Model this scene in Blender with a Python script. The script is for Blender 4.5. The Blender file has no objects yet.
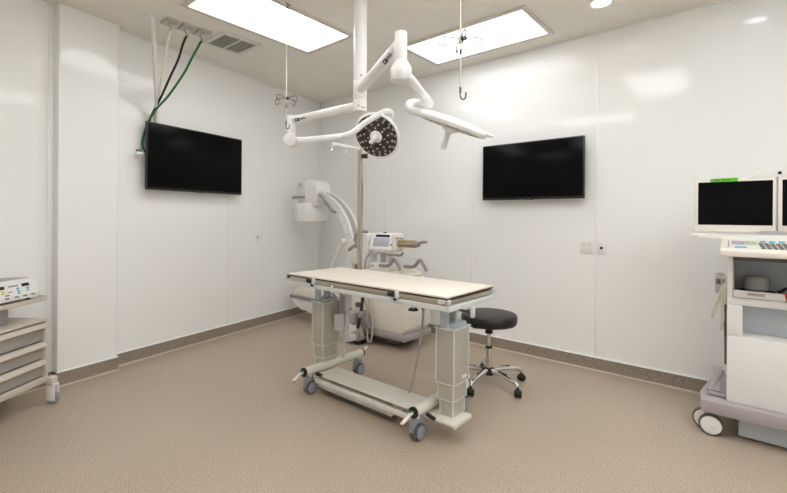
import bpy, bmesh, math, random
from mathutils import Matrix, Vector
random.seed(7)
scene = bpy.context.scene
COL = scene.collection
PI = math.pi
V = Vector

# ------------------------------------------------------------------ materials
def lin(c):
    def f(v):
        v /= 255.0
        return v / 12.92 if v <= 0.04045 else ((v + 0.055) / 1.055) ** 2.4
    return (f(c[0]), f(c[1]), f(c[2]), 1.0)

def mat(name, rgb, rough=0.5, metal=0.0, spec=0.5, noise=None, bump=None, coat=0.0):
    m = bpy.data.materials.new(name)
    m.use_nodes = True
    nt = m.node_tree
    b = nt.nodes['Principled BSDF']
    b.inputs['Base Color'].default_value = lin(rgb)
    b.inputs['Roughness'].default_value = rough
    b.inputs['Metallic'].default_value = metal
    b.inputs['Specular IOR Level'].default_value = spec
    b.inputs['Coat Weight'].default_value = coat
    if noise or bump:
        tc = nt.nodes.new('ShaderNodeTexCoord')
    if noise:
        scale, rgb2, lo, hi = noise
        n = nt.nodes.new('ShaderNodeTexNoise')
        n.inputs['Scale'].default_value = scale
        n.inputs['Detail'].default_value = 3
        r = nt.nodes.new('ShaderNodeValToRGB')
        r.color_ramp.elements[0].position = lo
        r.color_ramp.elements[1].position = hi
        r.color_ramp.elements[0].color = lin(rgb)
        r.color_ramp.elements[1].color = lin(rgb2)
        nt.links.new(tc.outputs['Object'], n.inputs['Vector'])
        nt.links.new(n.outputs['Fac'], r.inputs['Fac'])
        nt.links.new(r.outputs['Color'], b.inputs['Base Color'])
    if bump:
        scale, strength = bump
        n2 = nt.nodes.new('ShaderNodeTexNoise')
        n2.inputs['Scale'].default_value = scale
        n2.inputs['Detail'].default_value = 2
        bp = nt.nodes.new('ShaderNodeBump')
        bp.inputs['Strength'].default_value = strength
        bp.inputs['Distance'].default_value = 0.02
        nt.links.new(tc.outputs['Object'], n2.inputs['Vector'])
        nt.links.new(n2.outputs['Fac'], bp.inputs['Height'])
        nt.links.new(bp.outputs['Normal'], b.inputs['Normal'])
    return m

def emit(name, rgb, strength):
    m = bpy.data.materials.new(name)
    m.use_nodes = True
    nt = m.node_tree
    for n in list(nt.nodes):
        nt.nodes.remove(n)
    e = nt.nodes.new('ShaderNodeEmission')
    e.inputs['Color'].default_value = lin(rgb)
    e.inputs['Strength'].default_value = strength
    o = nt.nodes.new('ShaderNodeOutputMaterial')
    nt.links.new(e.outputs[0], o.inputs[0])
    return m

M = {}
M['wall'] = mat('white wall panel', (245, 246, 245), 0.085, spec=0.30, bump=(1.3, 0.012))
M['wall_trim'] = mat('panel joint strip', (246, 247, 246), 0.25, spec=0.5)
M['ceiling'] = mat('ceiling paint', (241, 238, 230), 0.7, noise=(3.0, (238, 235, 227), 0.4, 0.6))
M['base'] = mat('grey brown cove base', (120, 108, 96), 0.5, noise=(130.0, (160, 147, 133), 0.35, 0.65))
M['base_lip'] = mat('pale cove lip', (205, 190, 172), 0.4)
M['white'] = mat('white enamel', (236, 236, 234), 0.3)
M['lampwhite'] = mat('lamp white', (240, 240, 239), 0.28)
M['cream'] = mat('cream plastic', (233, 228, 218), 0.4)
M['pad'] = mat('cream tabletop laminate', (242, 233, 221), 0.45)
M['edge'] = mat('dark laminate edge', (66, 48, 46), 0.5)
M['steel'] = mat('brushed steel', (196, 190, 178), 0.33, metal=1.0)
M['chrome'] = mat('chrome', (225, 225, 225), 0.1, metal=1.0)
M['hook'] = mat('dull steel hook', (112, 104, 100), 0.45, metal=0.3)
M['alu'] = mat('anodised column', (190, 187, 178), 0.42, metal=0.25)
M['alu_trim'] = mat('pale aluminium trim', (228, 228, 224), 0.4, metal=0.1)
M['frame'] = mat('pale grey paint', (216, 221, 221), 0.38)
M['beam'] = mat('cream grey paint', (224, 222, 212), 0.4)
M['caster'] = mat('blue grey caster', (150, 157, 168), 0.4)
M['rubber'] = mat('dark grey rubber', (88, 90, 94), 0.6)
M['black'] = mat('black plastic', (24, 24, 25), 0.45)
M['vinyl'] = mat('black vinyl', (26, 25, 25), 0.42)
M['screen'] = mat('dark glass screen', (13, 13, 14), 0.2, spec=0.06)
M['bezel'] = mat('black bezel', (28, 27, 28), 0.4)
M['lav'] = mat('lavender grey plastic', (172, 164, 167), 0.45)
M['lavd'] = mat('grey plastic handle', (150, 143, 145), 0.45)
M['grey'] = mat('mid grey plastic', (170, 169, 167), 0.5)
M['dgrey'] = mat('dark grey plastic', (92, 90, 88), 0.5)
M['bluegrey'] = mat('pale blue grey', (194, 203, 210), 0.45)
M['gold'] = mat('bronze cylinder', (168, 146, 112), 0.4, metal=0.4)
M['beige'] = mat('beige cart plastic', (207, 198, 187), 0.45)
M['drawer'] = mat('grey drawer front', (170, 165, 160), 0.45)
M['ledface'] = mat('dark lamp face', (62, 58, 56), 0.12, spec=0.6)
M['lens'] = mat('clear lens', (190, 188, 182), 0.12, metal=0.7)
M['navy'] = mat('navy print', (45, 48, 66), 0.5)
M['print'] = mat('grey print', (120, 120, 122), 0.5)
M['green'] = mat('green hose', (24, 110, 52), 0.45)
M['hosewhite'] = mat('white hose', (236, 228, 218), 0.45)
M['hosegrey'] = mat('pale translucent hose', (226, 225, 220), 0.45)
M['sticker'] = mat('bright green sticker', (92, 190, 30), 0.5)
M['stickerp'] = mat('dark green print', (52, 110, 30), 0.5)
M['red'] = mat('red plastic', (190, 40, 42), 0.45)
M['greenp'] = mat('green mark', (35, 120, 85), 0.45)
M['blue'] = mat('cyan button', (72, 178, 208), 0.45)
M['yellow'] = mat('yellow button', (228, 212, 92), 0.45)
M['purple'] = mat('violet keys', (178, 165, 186), 0.5)
M['mint'] = mat('mint keys', (172, 200, 168), 0.5)
M['key'] = mat('dark keys', (112, 108, 104), 0.5)
M['tan'] = mat('tan cable', (192, 186, 168), 0.5)
M['vent'] = mat('vent white', (226, 226, 221), 0.5)
M['ventdark'] = mat('vent duct', (165, 163, 157), 0.7)
M['plate'] = mat('stainless plate', (196, 194, 188), 0.35, metal=0.75)
M['lcd'] = mat('lilac lcd', (176, 178, 192), 0.3)
for _k, _e in (('far', 8.6), ('bright', 6.0), ('mid', 4.3), ('low', 3.0)):  # far: glow of the two added fill panels by the right wall
    M['panel_' + _k] = emit('ceiling panel diffuser ' + _k, (250, 250, 250), _e)
M['panel_frame'] = mat('light trim', (214, 208, 197), 0.5)
M['spotlit'] = emit('downlight lens', (255, 236, 214), 7.0)
M['spotcool'] = emit('cool downlight lens', (226, 238, 255), 14.0)

# floor: fine two-tone speckle
def floor_mat():
    m = bpy.data.materials.new('speckled tan floor')
    m.use_nodes = True
    nt = m.node_tree
    b = nt.nodes['Principled BSDF']
    b.inputs['Roughness'].default_value = 0.42
    b.inputs['Specular IOR Level'].default_value = 0.35
    tc = nt.nodes.new('ShaderNodeTexCoord')
    n = nt.nodes.new('ShaderNodeTexNoise'); n.inputs['Scale'].default_value = 120; n.inputs['Detail'].default_value = 5; n.inputs['Roughness'].default_value = 0.7
    r = nt.nodes.new('ShaderNodeValToRGB')
    e = r.color_ramp.elements
    e[0].position = 0.34; e[0].color = lin((152, 136, 117))
    e[1].position = 0.66; e[1].color = lin((209, 193, 174))
    n2 = nt.nodes.new('ShaderNodeTexNoise'); n2.inputs['Scale'].default_value = 1.3; n2.inputs['Detail'].default_value = 2
    r2 = nt.nodes.new('ShaderNodeValToRGB')
    r2.color_ramp.elements[0].color = (0.94, 0.94, 0.94, 1); r2.color_ramp.elements[0].position = 0.3
    r2.color_ramp.elements[1].color = (1, 1, 1, 1); r2.color_ramp.elements[1].position = 0.7
    mx = nt.nodes.new('ShaderNodeMixRGB'); mx.blend_type = 'MULTIPLY'; mx.inputs['Fac'].default_value = 1
    nt.links.new(tc.outputs['Object'], n.inputs['Vector']); nt.links.new(tc.outputs['Object'], n2.inputs['Vector'])
    nt.links.new(n.outputs['Fac'], r.inputs['Fac']); nt.links.new(n2.outputs['Fac'], r2.inputs['Fac'])
    nt.links.new(r.outputs['Color'], mx.inputs['Color1']); nt.links.new(r2.outputs['Color'], mx.inputs['Color2'])
    nt.links.new(mx.outputs['Color'], b.inputs['Base Color'])
    return m
M['floor'] = floor_mat()

# ------------------------------------------------------------------ mesh helpers
def frame_z(axis):
    """rotation whose Z is axis"""
    z = V(axis).normalized()
    x = V((0, 0, 1)).cross(z)
    if x.length < 1e-5:
        x = V((1, 0, 0))
    x.normalize()
    y = z.cross(x)
    return Matrix((x, y, z)).transposed()

class MB:
    def __init__(self):
        self.bm = bmesh.new()
    def _xf(self, verts, mtx):
        bmesh.ops.transform(self.bm, matrix=mtx, verts=verts)
    def box(self, c, s, bev=0.0, rot=None, seg=2):
        r = bmesh.ops.create_cube(self.bm, size=1.0)
        vs = r['verts']
        for v in vs:
            v.co = V((v.co.x * s[0], v.co.y * s[1], v.co.z * s[2]))
        if bev > 0:
            bev = min(bev, 0.49 * min(s))
            es = list({e for v in vs for e in v.link_edges})
            rr = bmesh.ops.bevel(self.bm, geom=es, offset=bev, segments=seg, affect='EDGES', profile=0.5)
            vs = list({v for f in rr['faces'] for v in f.verts} | {v for v in vs if v.is_valid})
        mt = Matrix.Translation(V(c))
        if rot is not None:
            mt = mt @ (rot.to_4x4() if len(rot) == 3 else rot)
        self._xf(vs, mt)
        return self
    def span(self, a, b, bev=0.0):
        c = [(a[i] + b[i]) / 2 for i in range(3)]
        s = [abs(b[i] - a[i]) for i in range(3)]
        return self.box(c, s, bev)
    def lathe(self, prof, c=(0, 0, 0), axis=(0, 0, 1), seg=32, cap=True):
        R = frame_z(axis)
        rings = []
        for r, z in prof:
            if r < 1e-6:
                rings.append([self.bm.verts.new(R @ V((0, 0, z)) + V(c))])
            else:
                rings.append([self.bm.verts.new(R @ V((r * math.cos(2 * PI * k / seg), r * math.sin(2 * PI * k / seg), z)) + V(c)) for k in range(seg)])
        for A, B in zip(rings, rings[1:]):
            for k in range(seg):
                k2 = (k + 1) % seg
                if len(A) == 1 and len(B) == 1:
                    continue
                if len(A) == 1:
                    self.bm.faces.new((A[0], B[k2], B[k]))
                elif len(B) == 1:
                    self.bm.faces.new((A[k], A[k2], B[0]))
                else:
                    self.bm.faces.new((A[k], A[k2], B[k2], B[k]))
        if cap:
            if len(rings[0]) > 1: self.bm.faces.new(rings[0][::-1])
            if len(rings[-1]) > 1: self.bm.faces.new(rings[-1])
        return self
    def cyl(self, a, b, r, r2=None, seg=24, bev=0.0):
        a = V(a); b = V(b); L = (b - a).length
        r2 = r if r2 is None else r2
        if bev > 0:
            pr = [(r - bev, 0), (r - bev * .3, bev * .3), (r, bev), (r2, L - bev), (r2 - bev * .3, L - bev * .3), (r2 - bev, L)]
        else:
            pr = [(r, 0), (r2, L)]
        return self.lathe(pr, a, b - a, seg)
    def ball(self, c, r, sc=(1, 1, 1), seg=20):
        rr = bmesh.ops.create_uvsphere(self.bm, u_segments=seg, v_segments=max(8, seg // 2), radius=r)
        for v in rr['verts']:
            v.co = V((v.co.x * sc[0], v.co.y * sc[1], v.co.z * sc[2])) + V(c)
        return self
    def tube(self, pts, r, seg=12, smooth=6, closed=False):
        P = [V(p) for p in pts]
        if smooth and len(P) > 2:
            Q = []
            n = len(P)
            rng = n if closed else n - 1
            for i in range(rng):
                if closed:
                    p0, p1, p2, p3 = P[(i - 1) % n], P[i], P[(i + 1) % n], P[(i + 2) % n]
                else:
                    p0, p1, p2, p3 = P[max(i - 1, 0)], P[i], P[i + 1], P[min(i + 2, n - 1)]
                for k in range(smooth):
                    t = k / smooth
                    Q.append(0.5 * ((2 * p1) + (-p0 + p2) * t + (2 * p0 - 5 * p1 + 4 * p2 - p3) * t * t + (-p0 + 3 * p1 - 3 * p2 + p3) * t ** 3))
            if not closed:
                Q.append(P[-1])
            P = Q
        n = len(P)
        rad = r if callable(r) else (lambda t: r)
        T = []
        for i in range(n):
            if closed:
                T.append((P[(i + 1) % n] - P[i - 1]).normalized())
            else:
                T.append((P[min(i + 1, n - 1)] - P[max(i - 1, 0)]).normalized())
        nrm = T[0].orthogonal().normalized()
        rings = []
        for i in range(n):
            if i:
                q = T[i - 1].rotation_difference(T[i])
                nrm = (q @ nrm)
                nrm = (nrm - T[i] * nrm.dot(T[i])).normalized()
            bn = T[i].cross(nrm)
            rr = rad(i / (n - 1))
            rings.append([self.bm.verts.new(P[i] + rr * (math.cos(2 * PI * k / seg) * nrm + math.sin(2 * PI * k / seg) * bn)) for k in range(seg)])
        if closed:
            pairs = list(zip(rings, rings[1:] + rings[:1]))
        else:
            pairs = list(zip(rings, rings[1:]))
        for A, B in pairs:
            for k in range(seg):
                k2 = (k + 1) % seg
                self.bm.faces.new((A[k], A[k2], B[k2], B[k]))
        if not closed:
            self.bm.faces.new(rings[0][::-1]); self.bm.faces.new(rings[-1])
        return self
    def prism(self, poly, mtx, depth, bev=0.0):
        """2D polygon (x,y) extruded along local z by depth, then mtx applied"""
        lo = [self.bm.verts.new((x, y, 0)) for x, y in poly]
        hi = [self.bm.verts.new((x, y, depth)) for x, y in poly]
        n = len(poly)
        fs = [self.bm.faces.new(lo[::-1]), self.bm.faces.new(hi)]
        for i in range(n):
            j = (i + 1) % n
            fs.append(self.bm.faces.new((lo[i], lo[j], hi[j], hi[i])))
        vs = lo + hi
        if bev > 0:
            es = list({e for f in fs for e in f.edges})
            rr = bmesh.ops.bevel(self.bm, geom=es, offset=bev, segments=2, affect='EDGES', profile=0.5)
            vs = list({v for f in rr['faces'] for v in f.verts} | {v for v in vs if v.is_valid})
        self._xf(vs, mtx.to_4x4() if len(mtx) == 3 else mtx)
        return self
    def build(self, name, m, parent=None, xf=None, angle=35):
        bmesh.ops.recalc_face_normals(self.bm, faces=self.bm.faces)
        me = bpy.data.meshes.new(name)
        self.bm.to_mesh(me); self.bm.free()
        if xf is not None:
            me.transform(xf)
        if parent is not None:
            me.transform(WORLD[parent.name].inverted())
        me.materials.append(M[m] if isinstance(m, str) else m)
        for p in me.polygons: p.use_smooth = True
        me.set_sharp_from_angle(angle=math.radians(angle))
        o = bpy.data.objects.new(name, me)
        COL.objects.link(o)
        if parent is not None:
            o.parent = parent
            WORLD[o.name] = WORLD[parent.name]
        else:
            WORLD[o.name] = Matrix.Identity(4)
        return o

WORLD = {}
def thing(name, label, cat, loc=(0, 0, 0), rotz=0.0, group=None):
    o = bpy.data.objects.new(name, None)
    COL.objects.link(o)
    o.empty_display_size = 0.1
    o.location = loc; o.rotation_euler = (0, 0, rotz)
    WORLD[o.name] = Matrix.Translation(V(loc)) @ Matrix.Rotation(rotz, 4, 'Z')
    o['label'] = label; o['category'] = cat
    if group: o['group'] = group
    return o

def solo(mb, name, m, label, cat, loc, group=None, xf=None):
    """a thing that is one mesh, with its origin at its base"""
    o = mb.build(name, m, None, xf)
    o.data.transform(Matrix.Translation(-V(loc)))
    o.location = loc
    WORLD[o.name] = Matrix.Translation(V(loc))
    o['label'] = label; o['category'] = cat
    if group: o['group'] = group
    return o

def copy_tree(o, parent=None):
    c = o.copy(); COL.objects.link(c)
    if parent is not None: c.parent = parent
    for ch in list(o.children):
        copy_tree(ch, c)
    return c

def struct(mb, name, m, xf=None):
    o = mb.build(name, m, None, xf)
    o['kind'] = 'structure'
    return o

# ------------------------------------------------------------------ room
CE = 3.05
TH = 0.1816                                   # the left wall is not square to the back wall
LW = Matrix.Rotation(TH, 4, 'Z')              # left-wall frame: x = off the wall, y = -distance from the corner
RX, FY = 6.5, -6.2

struct(MB().span((-0.6, FY - .1, -0.1), (RX + .1, .12, 0)), 'floor', 'floor')
struct(MB().span((-0.6, FY - .1, CE), (RX + .1, .12, CE + .1)), 'ceiling', 'ceiling')
struct(MB().span((-.12, 0, 0), (RX, .1, CE)), 'wall_back', 'wall')
struct(MB().span((RX, FY, 0), (RX + .1, .1, CE)), 'wall_right', 'wall')
struct(MB().span((.9, FY - .1, 0), (RX, FY, CE)), 'wall_front', 'wall')
struct(MB().span((-.1, -6.4, 0), (0, .0, CE)), 'wall_left', 'wall', xf=LW)
struct(MB().span((0, -3.33, 0), (.09, -2.885, CE)), 'wall_pilaster', 'wall', xf=LW)

BH = 0.108
def skirting(name, a, b, xf=None, ends=(0, 0)):
    """flat coved base along local y from a to b at x=0 (room side +x)"""
    pr = [(0, 0), (.028, 0), (.017, .006), (.012, .016), (.011, BH - .006), (.009, BH), (0, BH)]
    mb = MB()
    mt = Matrix(((1, 0, 0, 0), (0, 0, 1, a), (0, 1, 0, 0), (0, 0, 0, 1)))
    mb.prism(pr, mt, b - a)
    return struct(mb, name, 'base', xf)
def lip(name, a, b, xf=None):
    mb = MB()
    mb.prism([(.018, 0), (.036, 0), (.033, .003), (.019, .0065)], Matrix(((1, 0, 0, 0), (0, 0, 1, a), (0, 1, 0, 0), (0, 0, 0, 1))), b - a)
    mb2 = MB().prism([(0, BH), (.013, BH - .001), (.012, BH + .007), (0, BH + .008)], Matrix(((1, 0, 0, 0), (0, 0, 1, a), (0, 1, 0, 0), (0, 0, 0, 1))), b - a)
    struct(mb, name, 'base_lip', xf)
    return mb2
BW = Matrix.Rotation(-PI / 2, 4, 'Z')          # local +x -> world -y, local y -> world x
n_trim = [0]
def trim(mb, m='wall_trim', xf=None):
    n_trim[0] += 1
    return struct(mb, 'trim_%d' % n_trim[0], m, xf)
for nm, a, b, xf in (('baseboard_back', 0.0, RX, BW), ('baseboard_left', -2.885, 0.0, LW), ('baseboard_left_front', -6.2, -3.33, LW),
                     ('baseboard_pilaster', -3.337, -2.878, LW @ Matrix.Translation((.09, 0, 0)))):
    skirting(nm, a, b, xf)
    n_trim[0] += 1
    mb2 = lip('trim_%d' % n_trim[0], a, b, xf)
    trim(mb2, 'wall_trim', xf)
for ysgn, y0 in ((-1, -3.33), (1, -2.885)):   # returns of the base at the pilaster's two sides
    mb = MB().box((.045, y0 + ysgn * .006, BH / 2), (.09, .012, BH))
    struct(mb, 'baseboard_return', 'base', LW)
# panel joints
for x in (1.30, 2.566, 3.835, 5.10):
    trim(MB().box((x, -.001, (CE + BH) / 2), (.02, .003, CE - BH), .001))
for s in (1.128, 1.639):
    trim(MB().box((.001, -s, (CE + BH) / 2), (.003, .014, CE - BH), .0008), xf=LW)
trim(MB().box((.008, -.012, CE / 2), (.016, .02, CE), .003), xf=LW)
trim(MB().box((.004, -3.35, CE / 2), (.008, .04, CE), .002), xf=LW)
for y in (-3.327, -2.888):
    trim(MB().box((.0905, y, (CE + BH) / 2), (.005, .012, CE - BH), .0015), xf=LW)
# ceiling angle trims
trim(MB().box((3.2, -.006, CE - .006), (6.4, .012, .012), .002))
trim(MB().box((.006, -1.43, CE - .006), (.012, 2.88, .012), .002), xf=LW)

# ------------------------------------------------------------------ ceiling fittings
def light_panel(x0, x1, y0, y1, label, power='bright'):
    t = thing('ceiling_light', label, 'light', ((x0 + x1) / 2, (y0 + y1) / 2, CE), 0, 'ceiling light panels')
    f = MB(); w = .045; z = CE
    f.span((x0 - w, y0 - w, z - .014), (x1 + w, y0, z), .004); f.span((x0 - w, y1, z - .014), (x1 + w, y1 + w, z), .004)
    f.span((x0 - w, y0, z - .014), (x0, y1, z), .004); f.span((x1, y0, z - .014), (x1 + w, y1, z), .004)
    f.build('frame', 'panel_frame', t)
    MB().span((x0 - .002, y0 - .002, z - .007), (x1 + .002, y1 + .002, z - .001)).build('diffuser', 'panel_' + power, t)
    return t
light_panel(2.29, 3.49, -.862, -.292, 'white ceiling light panel nearest the back wall, behind the right hanging hook', 'low')
light_panel(1.455, 2.045, -2.595, -1.395, 'white ceiling light panel beside the ceiling vent, left of the lamp pole', 'mid')
light_panel(3.72, 4.31, -2.62, -1.44, 'white ceiling light panel mirrored on the back wall right of its television')
light_panel(2.29, 3.49, -3.88, -3.31, 'white ceiling light panel behind the camera, mirrored faintly in the back wall')

light_panel(5.72, 6.28, -2.6, -1.42, 'unseen fill light panel added on the ceiling along the right wall, on the back wall side', 'far')  # added out of view to even out the room light, no known fitting
light_panel(5.72, 6.28, -5.0, -3.82, 'unseen fill light panel added on the ceiling along the right wall, behind the camera', 'far')  # second added fill panel, also unseen

def downlight(x, y, label, m):
    t = thing('downlight', label, 'light', (x, y, CE), 0, 'round ceiling downlights')
    MB().lathe([(.095, 0), (.097, -.006), (.075, -.009), (.068, -.002), (.068, 0)], (x, y, CE), seg=36, cap=False).build('trim_ring', 'white', t)
    MB().lathe([(.069, -.0005), (.05, -.002), (0, -.003)], (x, y, CE), seg=32).build('lens', m, t)
downlight(4.005, -.565, 'round recessed downlight cut off by the top edge of the picture', 'spotlit')
downlight(4.93, -.56, 'round cool white downlight above the monitor cart, seen as a bluish glint on the wall', 'spotcool')

# vent
t = thing('ceiling_vent', 'white louvred ceiling vent between the hose outlets and the left light panel', 'vent', (1.022, -1.98, CE))
x0, x1, y0, y1 = .815, 1.228, -2.185, -1.778
f = MB(); w = .045
f.span((x0, y0, CE - .012), (x1, y0 + w, CE), .003); f.span((x0, y1 - w, CE - .012), (x1, y1, CE), .003)
f.span((x0, y0 + w, CE - .012), (x0 + w, y1 - w, CE), .003); f.span((x1 - w, y0 + w, CE - .012), (x1, y1 - w, CE), .003)
f.box(((x0 + x1) / 2, (y0 + y1) / 2, CE - .008), (x1 - x0 - .08, .02, .012), .002)
f.build('frame', 'vent', t)
MB().span((x0 + w, y0 + w, CE - .002), (x1 - w, y1 - w, CE)).build('duct_opening', 'ventdark', t)
s = MB()
for k in range(11):
    x = x0 + w + .016 + k * .029
    s.box((x, (y0 + y1) / 2, CE - .008), (.022, y1 - y0 - 2 * w, .003), 0, Matrix.Rotation(.55, 3, 'Y'))
s.build('louvre', 'vent', t)

# gas outlets + hoses
def outlet(x, y, label, metal=True):
    t = thing('ceiling_outlet', label, 'outlet', (x, y, CE), 0, 'gas outlets in the ceiling')
    if metal:
        mb = MB()
        mb.prism([(-.085, 0), (.085, 0), (.05, -.03), (-.05, -.03)], Matrix(((1, 0, 0, x), (0, 0, 1, y - .062), (0, 1, 0, CE), (0, 0, 0, 1))), .124, .003)
        mb.build('plate', 'plate', t)
        MB().cyl((x, y, CE - .029), (x, y, CE - .052), .02, .017).cyl((x, y, CE - .05), (x, y, CE - .085), .011, .013).build('connector', 'steel', t)
    else:
        MB().box((x, y, CE - .006), (.13, .11, .012), .003).build('plate', 'white', t)
        MB().cyl((x, y, CE - .011), (x, y, CE - .04), .022, .02).build('connector', 'white', t)
outlet(1.031, -2.703, 'small white ceiling plate holding the pale thick hose, farthest from the vent', False)
outlet(1.044, -2.559, 'grey metal ceiling outlet holding the cream hose')
outlet(1.047, -2.424, 'grey metal ceiling outlet holding the black hose')
outlet(1.050, -2.290, 'grey metal ceiling outlet holding the green hose, nearest the vent')
G = 'hoses hanging behind the left screen'
def hose(pts, r, m, label):
    mb = MB().tube(pts, r, 12, 8)
    solo(mb, 'gas_hose', m, label, 'hose', pts[-1], G)
hose([(1.031, -2.703, 3.015), (1.001, -2.685, 2.946), (0.89, -2.632, 2.775), (0.757, -2.573, 2.598), (0.635, -2.518, 2.449), (0.498, -2.470, 2.268), (0.489, -2.466, 2.19)],
     .017, 'hosegrey', 'pale thick hose hanging from the white ceiling plate to behind the screen')
hose([(1.044, -2.559, 2.972), (1.032, -2.567, 2.945), (0.978, -2.56, 2.887), (0.873, -2.538, 2.781), (0.768, -2.522, 2.654), (0.643, -2.503, 2.498), (0.510, -2.488, 2.305), (0.496, -2.488, 2.21)],
     .011, 'hosewhite', 'thin cream hose between the pale thick hose and the black one')
hose([(1.047, -2.424, 2.972), (1.03, -2.432, 2.945), (0.99, -2.435, 2.90), (0.905, -2.439, 2.784), (0.818, -2.464, 2.659), (0.691, -2.491, 2.492), (0.552, -2.515, 2.351), (0.503, -2.527, 2.281), (0.498, -2.533, 2.204)],
     .010, 'black', 'black hose curving from the ceiling to behind the left screen')
hose([(1.050, -2.290, 2.972), (1.035, -2.299, 2.95), (1.002, -2.303, 2.92), (0.936, -2.327, 2.828), (0.839, -2.356, 2.701), (0.712, -2.437, 2.5), (0.590, -2.505, 2.369), (0.510, -2.540, 2.259), (0.502, -2.574, 2.14), (0.505, -2.590, 2.053), (0.508, -2.583, 1.996), (0.506, -2.558, 1.965)],
     .010, 'green', 'green hose curving from the ceiling and looping past the screen edge')

# ------------------------------------------------------------------ televisions
def television(c, rot, w, h, thick, gap, label, name='television'):
    """screen faces local +x ; c on the wall"""
    t = thing('television', label, 'television', c, rot, 'wall mounted black screens')
    W = WORLD[t.name]
    x = gap + thick
    MB().box((gap + thick / 2, 0, 0), (thick, w, h), .006).build('housing', 'bezel', t, W)
    MB().box((x - .0005, 0, .006), (.004, w - .022, h - .036), .001).build('screen', 'screen', t, W)
    MB().box((x + .001, 0, -h / 2 + .008), (.004, .03, .006), .001).box((x + .0005, .0, -h / 2 - .003), (.012, .09, .006), .002).build('logo_bar', 'dgrey', t, W)
    MB().box((gap / 2, 0, 0), (gap, .32, .26), .004).box((gap * .7, 0, .0), (gap * .5, .05, .42), .003).build('wall_mount', 'black', t, W)
    return t
e_l = LW @ V((0, -(1.53 + 2.642) / 2, 1.932))
television(e_l, TH, 1.108, .642, .030, .070, 'wide black television on the left wall below the ceiling hoses')
television(V((3.247, 0, 1.834)), -PI / 2, 1.015, .568, .04, .06, 'wide black television on the back wall above the power outlets')
# hook by the left screen
t = thing('hose_bracket', 'small white hose bracket at the left edge of the left television', 'bracket', tuple(LW @ V((0, -2.70, 1.94))), TH)
W = LW
MB().box((.004, -2.68, 1.95), (.008, .045, .08), .002).tube([(.006, -2.68, 1.96), (.05, -2.69, 1.955), (.095, -2.71, 1.94)], .011).build('arm', 'white', t, W)
MB().box((.105, -2.714, 1.938), (.04, .07, .022), .008).build('clip', 'white', t, W)
MB().cyl((.05, -2.665, 1.975), (.05, -2.70, 1.965), .014).build('ferrule', 'greenp', t, W)

# ------------------------------------------------------------------ wall outlets
t = thing('power_outlet', 'white double power outlet on the back wall, below the television', 'outlet', (3.76, 0, 1.105), 0)
MB().box((3.757, -.004, 1.106), (.118, .008, .115), .002).build('plate', 'white', t)
for dx in (-.028, .028):
    for dz in (-.025, .025):
        MB().cyl((3.757 + dx, -.007, 1.106 + dz), (3.757 + dx, -.010, 1.106 + dz), .016).build('socket', 'vent', t)
t = thing('data_outlet', 'white wall plate with one dark round jack, right of the power outlet', 'outlet', (3.882, 0, 1.105), 0)
MB().box((3.882, -.004, 1.103), (.078, .008, .118), .002).build('plate', 'white', t)
MB().cyl((3.882, -.006, 1.103), (3.882, -.013, 1.103), .013).build('jack', 'navy', t)
t = thing('wall_jack', 'small white wall plate with a dark jack low on the left wall', 'outlet', tuple(LW @ V((0, -1.20, 1.094))), TH)
MB().box((.004, -1.20, 1.094), (.008, .05, .085), .002).build('plate', 'white', t, LW)
MB().cyl((.007, -1.20, 1.10), (.012, -1.20, 1.10), .009).build('jack', 'dgrey', t, LW)

# ------------------------------------------------------------------ hanging IV hooks
def drip_hanger(x, y, zh, zb, turn, label):
    t = thing('drip_hanger', label, 'hanger', (x, y, zb), 0, 'ceiling drip hangers')
    MB().cyl((x, y, zb + .02), (x, y, CE - .07), .0042, seg=10).build('rod', 'steel', t)
    MB().cyl((x, y, CE), (x, y, CE - .01), .022).cyl((x, y, CE - .01), (x, y, CE - .03), .006).tube(
        [(x + .016 * math.cos(a), y + .016 * math.sin(a) * .3, CE - .045 + .02 * math.sin(a)) for a in [k * PI / 6 for k in range(12)]], .004, 8, 2, True).build('ceiling_hook', 'hook', t)
    MB().cyl((x, y, zh - .02), (x, y, zh + .02), .015, .012, 16, .003).cyl((x, y, zh + .018), (x, y, zh + .05), .007, .006, 12).build('hub', 'vent', t)
    q = V((x, y, zh - .004)); d = (rt * .55 - fw * .8).normalized()
    MB().cyl(q + d * .008, q + d * .034, .010, .012, 16, .002).build('lock_knob', 'black', t)
    for k in range(4):
        a = turn + k * PI / 2
        d = V((math.cos(a), math.sin(a), 0)); c = V((x, y, zh + .004))
        pts = [c + d * .01, c + d * .05 + V((0, 0, .004)), c + d * .088 + V((0, 0, .006)), c + d * .108 + V((0, 0, -.008)), c + d * .104 + V((0, 0, -.034)), c + d * .086 + V((0, 0, -.042)), c + d * .072 + V((0, 0, -.026))]
        MB().tube(pts, .0032, 8, 5).build('hook', 'hook', t)
    MB().cyl((x, y, zh - .075), (x, y, zh - .055), .007).tube([(x, y, zh - .06), (x + .012, y, zh - .05), (x + .014, y, zh - .035)], .003, 6, 3).build('rod_coupling', 'hook', t)
    MB().cyl((x, y, zb + .03), (x, y, zb + .06), .006).tube([(x, y, zb + .05), (x, y, zb + .02), (x + .004, y + .003, zb + .004), (x + .014, y + .011, zb), (x + .021, y + .016, zb + .012), (x + .022, y + .017, zb + .035)], .0042, 8, 5).build('end_hook', 'hook', t)
fw = V((-.6437, .7653, 0)); rt = V((.7653, .6437, 0)); up = V((0, 0, 1))
drip_hanger(2.076, -2.099, 2.303, 2.062, .25, 'thin ceiling drip rod with four hooks in front of the left light panel')
drip_hanger(3.79, -2.292, 2.257, 1.957, .70 + .05, 'thin ceiling drip rod with four hooks in front of the back light panel')

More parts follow.
